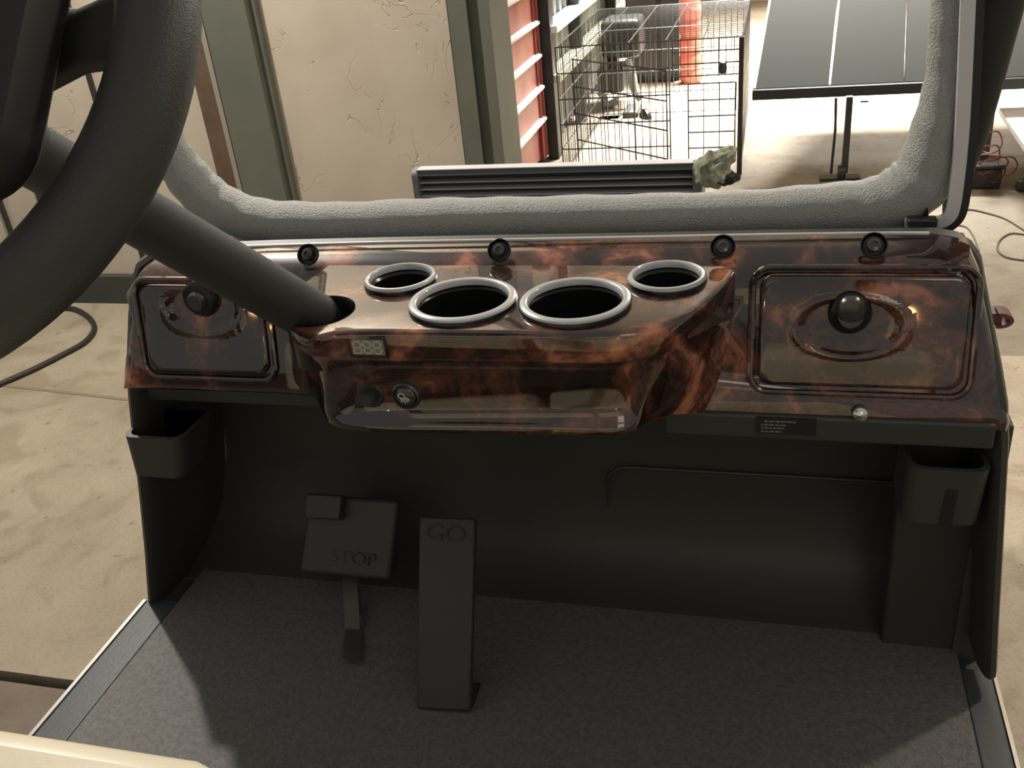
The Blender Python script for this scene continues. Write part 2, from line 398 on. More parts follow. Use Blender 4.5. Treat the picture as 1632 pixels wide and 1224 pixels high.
T.part(grid((xl, YB, .02), (W, 0, 0), (0, 0, zt - .02), 26, 5), 'back_panel', WIRE)
T.part(grid((xl, YC, .02), (0, YB - YC, 0), (0, 0, zt - .02), 26, 5), 'side_panel', WIRE)
T.part(grid((xrr, YC, .02), (0, YB - YC, 0), (0, 0, zt - .02), 26, 5), 'side_panel', WIRE)
T.part(grid((xl, YC, zt), (W, 0, 0), (0, YB - YC, 0), 5, 22, .0025, .0013), 'top_panel', WIRE)
T.part(MB().box((xrr - .012, YC - .01, .0), (xrr + .008, YC + .012, zt)), 'corner_post', DARK)
hp = P(913, 94, 1, YC); dp = P(1062, 112, 2, hp.z)
zb_ = P(916, 262, 1, YC).z
dv = dp - hp; dv.z = 0
T.part(grid((hp.x, YC - .01, zb_), (dv.x, dv.y, 0), (0, 0, hp.z - zb_), 6, 4), 'door', WIRE)
lt = P(1152, 108, 1, YC - .02)
T.part(MB().lathe([(.0, -.025), (.014, -.02), (.017, 0), (.012, .02), (0, .026)], lt, (0, 0, 1), 12), 'latch', BLACK)
# clutter machine behind/inside the crate left
T = Thing('floor_machine', (-.66, 4.9, 0), 'dark bulky machine with bent grey tubes standing behind the wire crate', 'machine')
YM = 5.25
def Q(px, py, Y=YM): return P(px, py, 1, Y)
b = MB(); a, c_ = Q(952, 150), Q(992, 108); b.box((a.x, YM, a.z), (c_.x, YM + .22, c_.z)); T.part(b, 'body', BLACK, bevel=.02)
b = MB(); a, c_ = Q(958, 96), Q(1020, 62); b.box((a.x, YM, a.z), (c_.x, YM + .25, c_.z + .1)); T.part(b, 'hopper', DARK, bevel=.03)
b = MB(); b.tube(spline([Q(1000, 95), Q(1008, 120), Q(1012, 145), Q(1022, 158)]), .022, 10); b.tube(spline([Q(985, 160), Q(965, 168), Q(962, 155), Q(955, 145)]), .02, 10)
T.part(b, 'tube', CABG)
b = MB(); a, c_ = Q(996, 196, 5.1), Q(1020, 170, 5.1); b.box((a.x, 5.0, a.z), (c_.x, 5.2, c_.z)); T.part(b, 'motor', BLACK, bevel=.02)
b = MB(); a, c_ = Q(1000, 222, 5.1), Q(1018, 198, 5.1); b.box((a.x, 5.02, a.z), (c_.x, 5.12, c_.z)); T.part(b, 'support', CABG, bevel=.01)
b = MB(); b.lathe([(.05, -.03), (.085, -.02), (.085, .02), (.05, .03)], Q(975, 225, 5.0), (1, .3, 0), 24, cap0=True, cap1=True); T.part(b, 'wheel', DARK)
b = MB(); b.lathe([(.04, -.02), (.055, -.01), (.055, .01), (.04, .02)], Q(1029, 190, 5.0), (1, .6, 0), 20, cap0=True, cap1=True); T.part(b, 'wheel', DARK)
b = MB(); b.tube([Q(905, 262, 4.9), Q(966, 208, 4.9), Q(1000, 180, 5.05)], .012, 8); T.part(b, 'rail', ALU)
b = MB(); q1 = Q(975, 225, 5.0); b.box((q1.x-.09, 4.98, 0), (q1.x+.09, 5.1, q1.z-.02)); T.part(b, 'base', DARK, bevel=.02)
# red ribbed column
bp = P(1101, 131, 2, 0)
prof = []; k = 0; z = 0
while z < 1.0:
    prof += [(.055, z), (.066, z + .02), (.066, z + .06), (.055, z + .08)]; z += .09
o = MB().lathe(prof, bp, (0, 0, 1), 24, cap0=True, cap1=True).build('ribbed_bucket_stack', ORED, off=bp)
tag(o, 'bright orange-red ribbed plastic stack on the garage floor beyond the crate', 'stack')
# dark cupboard beyond
q1, q2 = P(1000, 134, 2, 0), P(1083, 129, 2, 0)
T = Thing('metal_cupboard', ((q1.x+q2.x)/2, q1.y + .25, 0), 'dark double-door cupboard beyond the crate, left of the orange-red stack', 'cupboard')
T.part(MB().box((q1.x, q1.y + .02, 0), (q2.x, q1.y + .5, 1.8)), 'body', DARK, bevel=.005)
mx_ = (q1.x+q2.x)/2 + .04
for a_, b_ in ((q1.x + .01, mx_ - .015), (mx_ + .015, q2.x - .01)):
    dd = T.part(MB().box((a_, q1.y, .04), (b_, q1.y + .018, 1.76)), 'door', mat('charcoal', (.035, .033, .033), .4), bevel=.003)
    T.part(MB().box((b_ - .03, q1.y - .015, .8), (b_ - .02, q1.y, .95)), 'handle', ALU, dd)
# tilted grey panels on a wheeled frame
up = ray(1516, -1703); up.normalize()
if up.z < 0: up = -up
a0 = P(1203, 150, 1, 3.95); a1 = P(1640, 130, 1, 3.95)
a1.z = a0.z = (a0.z + a1.z)/2
T = Thing('panel_stand', ((a0.x + a1.x)/2, 4.0, 0), 'wide tilted grey board of joined panels on dark metal legs, right in the garage', 'panel stand')
ex = Vector((1, 0, 0)); nn = ex.cross(up).normalized()
if nn.y > 0: nn = -nn
xs = [a0.x, P(1323, 140, 1, 3.95).x, P(1441, 135, 1, 3.95).x, P(1560, 133, 1, 3.95).x, a1.x + .25]
LN = 1.25
for i in range(4):
    p = Vector((xs[i], 3.95, a0.z + .02)); wv = Vector((xs[i+1] - xs[i] - (.006 if i != 1 else .0015), 0, 0))
    T.part(MB().prism([p, p + wv, p + wv + up*LN + wv*-.03, p + up*LN], -nn*.02), 'panel', PANEL, bevel=.002)
for x_ in (xs[0] - .004, xs[1] - .005):
    p = Vector((x_, 3.95, a0.z + .02)) + nn*.003
    T.part(MB().prism([p, p + Vector((.006, 0, 0)), p + Vector((.010, 0, 0)) + up*LN, p + up*LN], -nn*.015), 'edge_strip', WHITE)
T.part(MB().box((a0.x - .01, 3.93, a0.z - .022), (a1.x + .3, 3.99, a0.z + .018)), 'bottom_rail', DARK, bevel=.004)
g = P(1345, 288, 2, 0)
T.part(MB().box((g.x - .012, g.y, .03), (g.x + .012, g.y + .03, a0.z)), 'leg', DARK)
T.part(MB().tube([(g.x - .05, g.y, .03), (g.x - .045, g.y, .2), (g.x - .05, g.y, a0.z)], .006, 6), 'brace', DARK)
T.part(MB().lathe([(.03, -.014), (.03, .014)], (g.x - .01, g.y + .01, .03), (1, 0, 0), 20, cap0=True, cap1=True), 'wheel', DARK)
T.part(MB().box((g.x - .09, g.y - .01, .0), (g.x + .06, g.y + .05, .012)), 'foot', DARK)
g2 = P(1574, 290, 2, 0)
T.part(MB().box((g2.x - .034, g2.y + .06, .0), (g2.x + .004, g2.y + .10, a0.z)), 'leg', PARM)
# low pale bench behind
g3 = P(1365, 182, 2, .0)
T = Thing('low_bench', (.75, 5.35, 0), 'low pale bench beyond the grey panel legs, lit along its front edge', 'bench')
q1 = P(1362, 172, 1, 5.1); q2 = P(1478, 168, 1, 5.1)
T.part(MB().box((q1.x, 5.1, q1.z - .03), (1.4, 5.5, q1.z + .01)), 'top', WHITE, bevel=.004)
T.part(MB().box((q1.x + .02, 5.14, q1.z - .07), (1.38, 5.18, q1.z - .03)), 'front_rail', CABG)
for x_ in (q1.x + .03, 1.33):
    T.part(MB().box((x_, 5.14, 0), (x_ + .04, 5.18, q1.z - .03)), 'leg', DARK); T.part(MB().box((x_, 5.42, 0), (x_ + .04, 5.46, q1.z - .03)), 'leg', DARK)
# white table top right edge
q = P(1582, 147, 2, .40)
T = Thing('white_table', (q.x + .5, q.y - .4, 0), 'low white table cut by the right edge, under the grey panels', 'table')
qa = P(1592, 172, 2, .22); qb = P(1640, 242, 2, .22)
T.part(MB().prism([qa, qb, qb + Vector((.8, 0, 0)), qa + Vector((.6, 0, 0))], (0, 0, -.022)), 'tabletop', WHITE, bevel=.003)
for p in (qa + Vector((.12, -.08, 0)), qb + Vector((.15, .06, 0)), qb + Vector((.7, .06, 0)), qa + Vector((.5, -.08, 0))):
    T.part(MB().tube([(p.x, p.y, 0), (p.x, p.y, .26)], .015, 10), 'leg', ALU)
# battery box with red cables
q1, q2 = P(1532, 303, 2, 0), P(1595, 303, 2, 0)
T = Thing('battery_box', ((q1.x+q2.x)/2, q1.y + .06, 0), 'small black box on the garage floor with loops of red cable piled on it', 'box')
T.part(MB().box((q1.x, q1.y, 0), (q2.x, q1.y + .13, .075)), 'case', mat('brown_black', (.03, .02, .017), .5), bevel=.008)
T.part(MB().box((q1.x - .004, q1.y - .004, .075), (q2.x + .004, q1.y + .134, .09)), 'lid', DARK, bevel=.005)
random.seed(11)
cy = (q1.y + .05)
loops_ = [(1577, 226, 15, 14), (1572, 250, 17, 18), (1580, 262, 20, 14), (1590, 264, 24, 12), (1585, 275, 14, 10), (1570, 275, 18, 8)]
for px, py, rx, ry in loops_:
    ce_ = P(px, py, 1, q1.y + .02); s_ = ce_.y/ F_PX * 1.12
    pts = []
    for k in range(24):
        a = 2*math.pi*k/24
        pts.append(ce_ + Vector((math.cos(a)*rx*s_, math.sin(a*2 + px)*.02, math.sin(a)*ry*s_*(1 + .1*math.sin(3*a)))))
    T.part(MB().tube(pts, .0028, 6, closed=True), 'cable', CABLE)
# thin cables on the floor
def floor_cable(pxs, r, m, label, nm='floor_cable', grp=None):
    pts = spline([P(x, y, 2, r) for x, y in pxs], 8)
    o = MB().tube(pts, r, 6).build(nm, m, off=pts[0]); tag(o, label, 'cable', grp); return o
CB = mat('dusty_cable', (.12, .10, .075), .7)
floor_cable([(1515, 338), (1545, 334), (1575, 340), (1605, 350), (1640, 372)], .003, CB, 'thin dark cable running right across the concrete below the battery box')
floor_cable([(1640, 375), (1612, 372), (1594, 382), (1590, 398), (1605, 410), (1640, 416)], .003, CB, 'thin dark cable curling back at the right edge of the concrete')
floor_cable([(1518, 358), (1540, 362), (1552, 378), (1560, 400)], .0025, CB, 'short thin cable end on the concrete beside the dashboard top corner')
q = P(1622, 298, 2, .02)
o = MB().box((q.x, q.y, 0), (q.x + .3, q.y + .05, .04)).build('black_tool', BLACK, off=q, bevel=.01); o.name = 'floor_bar'
tag(o, 'short black bar lying on the concrete at the right edge', 'bar')
# black hose loop at left
pts = [(-60, 640), (0, 612), (50, 590), (100, 565), (135, 545), (150, 525), (143, 507), (120, 493), (95, 490), (60, 480), (0, 470), (-60, 470)]
o = MB().tube(spline([P(x, y, 2, .0085) for x, y in pts], 8), .0085, 10).build('black_hose', HOSE, off=P(50, 590, 2, .0085))
tag(o, 'black hose looping on the concrete left of the cart', 'hose')
# ================================================================ GOLF CART
CART = Thing('golf_cart', (-.29, .6, 0), 'golf cart with burl wood dashboard, cup holders and foam-wrapped windshield frame', 'golf cart')
pt = CART.part
# ---- cowl shell
YO = lambda z: .862 + max(0, z - .70)*.62
out_px = [(232,962),(226,880),(216,780),(206,700),(199,630),(197,570),(199,505),(203,450),(212,420),(236,402),(300,393),(430,388),(600,384),(800,380),(1000,377),(1200,373),(1400,370),(1490,369),(1528,375),(1552,390),(1568,415),(1576,460),(1589,530),(1601,590),(1611,650),(1613,710),(1608,790),(1602,900),(1596,1000),(1592,1082)]
def onO(px, py):
    z = .7; 
    for _ in range(12):
        q = P(px, py, 1, YO(z)); z = q.z
    return q
op = [onO(*p) for p in out_px]
o2 = [Vector((p.x, p.z)) for p in op]
# refine
ref = []
for i in range(len(o2) - 1):
    a, b = o2[i], o2[i+1]; n = max(1, int((b-a).length/.02))
    for k in range(n): ref.append(a + (b-a)*k/n)
ref.append(o2[-1]); nR = len(ref)
def nrm_open(pts):
    out = []
    for i in range(len(pts)):
        a = pts[max(i-1, 0)]; b = pts[min(i+1, len(pts)-1)]; t = (b-a).normalized(); out.append(Vector((t.y, -t.x)))
    return out
nn2 = nrm_open(ref)    # inward (travelling clockwise as seen by the camera)
cen = Vector((-.29, .55))
nn2 = [n if n.dot(cen - p) > 0 else -n for n, p in zip(nn2, ref)]
for _ in range(3):
    nn2 = [(nn2[max(i-1,0)] + nn2[i] + nn2[min(i+1,nR-1)]).normalized() for i in range(nR)]
def ring(ins, dy, tp=0): return [Vector((p.x + n.x*(ins + tp*max(0, -n.y)**2), YO(p.y) + dy, p.y + n.y*(ins + tp*max(0, -n.y)**2))) for p, n in zip(ref, nn2)]
m = MB().loft([ring(.012, .16, .12), ring(.004, .08, .05), ring(0, .012), ring(.003, .002), ring(.009, -.002), ring(.014, .002), ring(.017, .012), ring(.02, .03), ring(.022, .18, .13)], closed=False)
pt(m, 'cowl_shell', BLACK)
# ---- firewall, under-dash shelf
m = MB(); prof = [(.90, .668), (.88, .655), (.885, .635), (1.0, .625), (1.035, .60), (1.045, .45), (1.03, .37), (1.0, .33), (.955, .308), (.93, .300)]
L = []
for y, z in prof:
    wx = .0 if z > .6 else .0
    t = (z - .31)/.5; xl_ = -.832 + .10*t; xr_ = .25 - .055*t
    L.append([Vector((xl_ + (xr_-xl_)*k/20, y, z)) for k in range(21)])
m.loft(L, closed=False); pt(m, 'firewall', BLACK)
fz0, fz1 = P(970, 800, 1, 1.04), P(1355, 885, 1, 1.04)
rr = rrect(fz0.x, fz1.x + .12, fz1.z - .005, fz0.z + .06, .03)
m = MB().tube([Vector((x, 1.038, z)) for x, z in rr], .0022, 6, closed=True); pt(m, 'firewall_rib', BLACK)
# ---- floor, mat, sill
zf = .305
m = MB().box((-.845, -.2, .27), (.27, 1.04, .298)); pt(m, 'floor_pan', BLACK)
m = MB(); N = 24
m.box((-.80, -.15, .296), (.235, 1.0, zf))
pt(m, 'floor_mat', MATM)
pt(MB().box((-.848, -.15, .298), (-.80, .875, zf + .001)), 'sill_trim', SILL, bevel=.002)
pt(MB().box((-.853, -.15, .285), (-.848, .868, zf + .003)), 'sill_edge', ALU, label='bright aluminium sill edge')
pt(MB().box((.235, -.15, .298), (.268, .90, zf + .001)), 'sill_trim', SILL, bevel=.002)
pt(MB().box((.268, -.15, .285), (.272, .90, zf + .003)), 'sill_edge', ALU)
a = P(1549, 868, 1, .93); b = P(1550, 1062, 1, .93)
pt(MB().box((a.x - .003, .925, b.z), (b.x + .003, .935, a.z)), 'side_seam', PARM)
pt(MB().box((.15, .93, .3), (.255, .96, .62)), 'side_panel', BLACK, bevel=.004)
# ---- dashboard burl cover
KD = .22
def YF(z): return .872 + KD*(z - .74)
dash_px = [(214,606),(209,560),(211,505),(216,455),(228,425),(255,407),(310,401),(430,395),(600,391),(800,388),(1000,384),(1200,381),(1400,378),(1495,378),(1528,384),(1549,399),(1560,425),(1569,470),(1581,535),(1594,600),(1603,655),(1598,668),(1540,667),(1400,664),(1200,658),(1000,650),(700,632),(460,614)]
dp_ = []
for i, (px, py) in enumerate(dash_px):
    Y = .935 if 5 <= i <= 14 else (.912 if i in (3, 4, 15, 16) else .885)
    q = P(px, py, 1, Y); dp_.append(Vector((q.x, q.z)))
dz = []
for i in range(len(dp_)):
    a, b = dp_[i], dp_[(i+1) % len(dp_)]; n = max(1, int((b-a).length/.012))
    for k in range(n): dz.append(a + (b-a)*k/n)
nd = [-v for v in normals2(dz)]
for _ in range(4): nd = [(nd[i-1] + nd[i] + nd[(i+1) % len(nd)]).normalized() for i in range(len(nd))]
def dring(t):
    """t 0..1 from the outer edge to the flat face"""
    o_ = []
    for p, n in zip(dz, nd):
        wt = max(0, -n.y)**2 if p.x > -.70 else max(0, -n.y)**2*.5
        ins = (.012 + .024*wt)*math.sin(t*math.pi/2)
        q = p + n*ins
        yb = YF(q.y) + (.012 + .030*wt)*(1 - math.sin(t*math.pi/2))**1.0 * (1 if t < 1 else 0) if False else YF(q.y) + (.012 + .034*wt)*(1 - (1 - (1-t)**2)**.5 if t > 0 else 1)
        o_.append(Vector((q.x, yb, q.y)))
    return o_
back = [Vector((p.x, YF(p.y) + .07, p.y)) for p in dz]
def dring2(t):
    o_ = []
    for p, n in zip(dz, nd):
        wt = max(0, -n.y)**2
        rI, rY = .012 + .022*wt, .014 + .045*wt
        a = t*math.pi/2
        q = p + n*rI*(1 - math.cos(a))
        o_.append(Vector((q.x, YF(q.y) + rY*(1 - math.sin(a)), q.y)))
    return o_
rings = [back] + [dring2(t) for t in (0, .15, .3, .45, .6, .75, .9, 1.0)]
m = MB().loft(rings, True, True, True)
DASH = pt(m, 'dashboard', BURL, label='glossy dark burl wood dashboard', sharp=50)
# notched screws along the top
for px, py in ((490, 405), (795, 398), (1152, 393), (1393, 390)):
    q = P(px, py, 1, .905)
    m = MB(); ax = Vector((0, -.8, .6))
    m.lathe([(.0125, -.004), (.0125, .0005), (.0115, .001), (.0095, -.003), (0, -.003)], q, ax, 20)
    c_ = pt(m, 'screw_recess', DEEP, DASH)
    pt(MB().lathe([(.0072, -.003), (.0065, .002), (.003, .003), (.0028, .001), (0, .001)], q, ax, 16), 'screw', RIM, DASH)
q = P(1371, 660, 1, .851)
pt(MB().lathe([(.0075, -.004), (.007, .002), (.004, .0045), (0, .005)], q, (0, -1, .2), 20, cap0=False), 'screw', CHROME, DASH, label='bright silver screw')
# ---- pod with cup holder shelf
ZS = .812; YP = .735
shelf_px = [(452,470),(456,505),(462,524),(476,536),(497,540),(515,535),(540,529),(600,528),(700,529),(800,530),(900,531),(985,531),(1040,524),(1085,508),(1125,483),(1155,455),(1172,430)]
top = [P(px, py, 2, ZS) for px, py in shelf_px]
top = smooth_open(top, 3); nT = len(top); bx0, bx1 = P(530, 660, 1, .80).x, P(1000, 660, 1, .82).x
# bottom curve: narrower, ends return to the panel
def resample(pts, n):
    L = [0]
    for a, b in zip(pts, pts[1:]): L.append(L[-1] + (b-a).length)
    o_ = []; k = 0
    for i in range(n):
        s = L[-1]*i/(n-1)
        while k < len(L)-2 and L[k+1] < s: k += 1
        t = (s - L[k])/max(1e-9, L[k+1]-L[k]); o_.append(pts[k].lerp(pts[k+1], t))
    return o_
zl = P(800, 581, 1, YP).z; zbt = P(800, 688, 1, YP + .005).z
low_px = [(468,612,.885),(470,614,.87),(478,618,.85),(490,622,.82),(502,632,.80),(512,655,.77),(528,680,.75),(600,687,YP),(700,688,YP),(800,689,YP),(900,690,YP),(975,692,YP),(1014,684,YP+.008),(1040,664,YP+.045),(1080,657,.83),(1128,657,.86),(1172,658,.882)]
lowc = smooth_open([P(x, y, 1, Y) for x, y, Y in low_px], 3)
levels = []
def lev(t, ins=0.0, dzz=0.0):
    row_ = []
    for i in range(nT):
        row_.append(top[i].lerp(lowc[i], t) + Vector((0, 0, dzz)))
    o_ = []
    for i, p in enumerate(row_):
        a = row_[max(0, i-1)]; b = row_[min(nT-1, i+1)]; tv = (b-a); n = Vector((-tv.y, tv.x, 0)).normalized()
        if i < nT*.3 and n.x < 0: n = -n
        elif i >= nT*.3 and n.y < 0: n = -n
        if abs(n.x) < 1e-4 and n.y < 0: n = -n
        u_ = i/(nT-1); wg = 1.0
        if t > tl*.9 and ins > 0.001:
            wg = min(1, max(0, (.80 - u_)/.08)) if u_ > .5 else min(1, max(0, (u_ - .34)/.06))
        o_.append(p + n*ins*wg)
    return o_
tl = (ZS - zl)/(ZS - zbt)
seq = [(0, .007, 0), (0, .003, -.0008), (0, .0008, -.003), (0, 0, -.007), (tl*.5, 0, 0), (tl*.85, 0, 0), (tl*.97, .001, 0), (tl*1.05, .006, 0), (tl*1.12, .0105, 0), (tl*1.4, .012, 0), (.6, .012, 0), (.75, .011, 0), (.86, .009, 0), (.93, .004, 0), (.965, .0015, 0), (.99, .0009, 0), (1.0, .0008, -.002)]
m = MB(); lv = [lev(*s) for s in seq]; m.loft(lv, closed=False)
# underside
und = [Vector((p.x, .93, p.z + .002)) for p in lv[-1]]
m.loft([lv[-1], und], closed=False)
pod = m
# shelf top with holes
holes = [(639, 449, 52, 24), (738, 484, 73, 33), (917, 485, 77, 35), (1063, 447, 60, 29)]
rad = [.0345, .0480, .0480, .0345]
bm = bmesh.new()
outer = list(lv[0]) + [Vector((x, YF(ZS) + .008, ZS)) for x in [top[-1].x + (top[0].x - top[-1].x)*k/30 for k in range(1, 30)]]
def addloop(pts):
    vs = [bm.verts.new(p) for p in pts]; return [bm.edges.new((vs[i], vs[(i+1) % len(vs)])) for i in range(len(vs))]
es = addloop(outer); cc = []
for (px, py, rx, ry), r in zip(holes, rad):
    c_ = P(px, py, 2, ZS); cc.append(c_)
    es += addloop([c_ + Vector((math.cos(2*math.pi*k/40)*r, math.sin(2*math.pi*k/40)*r, 0)) for k in range(40)])
chc = P(508, 496, 2, ZS); chc.y -= .0
hole_c = [chc + Vector((math.cos(2*math.pi*k/32)*.036, math.sin(2*math.pi*k/32)*.036, 0)) for k in range(32)]
es += addloop(hole_c)
res = bmesh.ops.triangle_fill(bm, use_beauty=True, use_dissolve=False, edges=es)
bm.verts.index_update(); bm.verts.ensure_lookup_table()
pod.add([v.co.copy() for v in bm.verts], [[v.index for v in f_.verts] for f_ in bm.faces]); bm.free()
POD = pt(pod, 'cup_holder_console', BURL, label='burl wood shelf with four cup holders', sharp=60)
for c_, r in zip(cc, rad):
    s = r/.051
    cup = MB().lathe([(r + .001, .001), (r - .003, -.004), (r*.93, -.05), (r*.86, -.085), (0, -.085)], c_, (0, 0, 1), 40)
    co = pt(cup, 'cup_holder', DEEP)
    rim = MB().lathe([(r*.915, .001), (r*.925, .0045), (r*.945, .0062), (r*.98, .0072), (r*1.05, .0070), (r*1.09, .0058), (r*1.105, .004)], c_, (0, 0, 1), 56)
    rim.lathe([(r*1.105, .004), (r*1.115, .002), (r*1.115, -.0005)], c_, (0, 0, 1), 56, mi=1)  # black lower edge paints the shadow under the ring
    pt(rim, 'rim', [RING, DEEP], co)
# the lip of the dashboard is scooped out behind the two rear cups
for k_ in (0, 3):
    cut = MB().lathe([(.0415, -.10), (.0415, .010), (.039, .0135)], cc[k_], (0, 0, 1), 40, cap0=True, cap1=True).build('scoop', DEEP, off=(0, 0, 0))
    md = DASH.modifiers.new('scoop', 'BOOLEAN'); md.operation = 'DIFFERENCE'; md.solver = 'EXACT'; md.object = cut
    bpy.context.view_layer.update()
    nm_ = bpy.data.meshes.new_from_object(DASH.evaluated_get(bpy.context.evaluated_depsgraph_get()))
    DASH.modifiers.remove(md); DASH.data = nm_; DASH.data.name = 'dashboard'
    bpy.data.objects.remove(cut)
pt(MB().lathe([(.0365, .001), (.034, -.003), (.033, -.05), (0, -.05)], chc, (0, 0, 1), 32), 'column_boot', DEEP)
# ---- meter, switches on pod
def pod_frame(px, py, Y):
    q = P(px, py, 1, Y); return q
a, b = P(551, 534, 1, YP - .003), P(621, 571, 1, YP - .003)
MT = pt(MB().box((a.x, YP - .004, b.z), (b.x, YP + .006, a.z)), 'voltmeter', DEEP, bevel=.0015)
a2, b2 = P(558, 541, 1, YP - .005), P(614, 566, 1, YP - .005)
pt(MB().box((a2.x, YP - .005, b2.z), (b2.x, YP - .003, a2.z)), 'display', LCD, MT)
W_ = (b2.x - a2.x)/3.3; H_ = (a2.z - b2.z)*.78
for i in range(3):
    cx = a2.x + W_*(.65 + i*1.0); cz = (a2.z + b2.z)/2; m = MB(); w2, h2, t_ = W_*.36, H_/2, .0021
    def seg(x0, x1, z0, z1): m.box((x0, YP - .0058, z0), (x1, YP - .0048, z1))
    for zz in (-h2, 0, h2): seg(cx - w2 + .0004, cx + w2 - .0004, cz + zz - t_/2, cz + zz + t_/2)
    for xx in (-w2, w2):
        seg(cx + xx - t_/2, cx + xx + t_/2, cz + .0008, cz + h2 - .0008); seg(cx + xx - t_/2, cx + xx + t_/2, cz - h2 + .0008, cz - .0008)
    pt(m, 'digit', SEGM, MT)
YQ = YP + .012
q = P(646, 632, 1, YQ - .004)
SW = pt(MB().lathe([(.0155, .001), (.0155, -.002), (.0145, -.005), (.0125, -.0062), (.0118, -.004), (.0115, -.003), (.0105, -.005), (.008, -.0065), (0, -.0068)], (q.x, YQ + .001, q.z), (0, 1, 0), 36), 'headlight_switch', RIM)
m = MB(); yy_ = YQ - .0072
def s3(x, z): return Vector((q.x + x, yy_, q.z + z))
m.tube([s3(-.0025 + .0034*math.cos(a_), .0024 + .0026*math.sin(a_)) for a_ in [2*math.pi*k/20 for k in range(20)]], .0006, 6, closed=True)
for k, (x_, l_) in enumerate(((-.0040, .0042), (-.0015, .0055), (.001, .0055), (.0033, .0045))):
    a_ = math.radians(-80 + k*12)
    m.tube([s3(-.0035 + k*.0019, -.0005 + k*.0004), s3(-.0035 + k*.0019 + l_*math.cos(a_), -.0005 + k*.0004 + l_*math.sin(a_))], .0007, 6)
pt(m, 'symbol', SYM, SW)
q = P(590, 633, 1, YQ - .004)
KS = pt(MB().lathe([(.014, .001), (.014, -.001), (.012, -.003), (.008, -.003)], (q.x, YQ + .001, q.z), (0, 1, 0), 28, cap1=True), 'key_switch', DARK)
pt(MB().lathe([(.008, 0), (.0075, -.009), (.006, -.011), (0, -.011)], (q.x - .001, YQ - .002, q.z), (0, 1, 0), 24), 'knob', COL, KS)
# ---- glove box doors
def door(pxr, name, label, dish=None):
    (x0, y0_), (x1, y1_) = pxr
    a = P(x0, y0_, 1, YF(.82)); b = P(x1, y1_, 1, YF(.69))
    zt_, zb2 = a.z, b.z; xa_, xb_ = a.x, b.x
    rr = rrect(xa_ - .004, xb_ + .004, zb2 - .004, zt_ + .004, .018, 8)
    fr = MB().tube([Vector((x, YF(z) - .001, z)) for x, z in rr], .0035, 8, closed=True)
    base = rrect(xa_ + .003, xb_ - .003, zb2 + .003, zt_ - .003, .014, 10)
    # densify
    den = []
    for i in range(len(base)):
        p, q_ = Vector(base[i]), Vector(base[(i+1) % len(base)]); n = max(1, int((q_-p).length/.01))
        for k in range(n): den.append(p + (q_-p)*k/n)
    cx, cz = (xa_+xb_)/2, (zt_+zb2)/2
    def h(x, z):
        v = 0
        if dish:
            dx, dz_ = (x - dish[0])/.047, (z - dish[1])/.027
            r2 = dx*dx + dz_*dz_
            if r2 < 1: v = -.012*(1 - r2)**.7
            elif r2 < 1.5: v = .0022*math.sin((r2-1)/.5*math.pi)
        return v
    loops = [[Vector((p.x, YF(p.y) + .002, p.y)) for p in den]]
    for ins, hh in ((.0, .0), (.0006, .002), (.002, .0035), (.005, .0042)):
        loops.append([Vector((cx + (p.x-cx)*(1-ins/(abs(xb_-xa_)/2)), YF(p.y) - hh, cz + (p.y-cz)*(1-ins/(abs(zt_-zb2)/2)))) for p in den])
    K = 46
    for k in range(1, K):
        s = (1 - k/K)*.955
        lp = []
        for p in den:
            x, z = cx + (p.x-cx)*s, cz + (p.y-cz)*s
            lp.append(Vector((x, YF(z) - .0044 - h(x, z), z)))
        loops.append(lp)
    d = MB().loft(loops, True, False, True)
    o = pt(d, name, BURL, label=label, sharp=50)
    pt(fr, 'door_frame', BURL, o)
    return o
lq = P(1355, 484, 1, .88); dq = P(1353, 512, 1, .885)
GD = door(((1207, 431), (1538, 628)), 'glove_box_door', 'glossy burl glove box door with recessed round latch', (dq.x, dq.z))
yl = YF(lq.z) - .005
pt(MB().lathe([(.022, .014), (.022, -.001), (.020, -.004), (.014, -.005)], (lq.x, yl, lq.z - .008), (0, 1, .0), 36, sx=.92), 'latch_plate', DEEP, GD)
pt(MB().lathe([(.014, -.003), (.0135, -.010), (.0115, -.0135), (.006, -.0145), (0, -.0147)], (lq.x, yl, lq.z), (0, 1, 0), 32), 'latch_knob', RIM, GD)
lq2 = P(322, 474, 1, .88); 
LD = door(((222, 447), (438, 600)), 'glove_box_door', 'left burl glove box door behind the steering column', (lq2.x, lq2.z - .012))
yl2 = YF(lq2.z) - .005
pt(MB().lathe([(.022, .012), (.022, -.001), (.019, -.004), (.012, -.005)], (lq2.x, yl2, lq2.z), (0, 1, 0), 32), 'latch_plate', DEEP, LD)
pt(MB().lathe([(.012, -.003), (.0115, -.009), (.009, -.012), (0, -.013)], (lq2.x, yl2, lq2.z), (0, 1, 0), 28), 'latch_knob', RIM, LD)
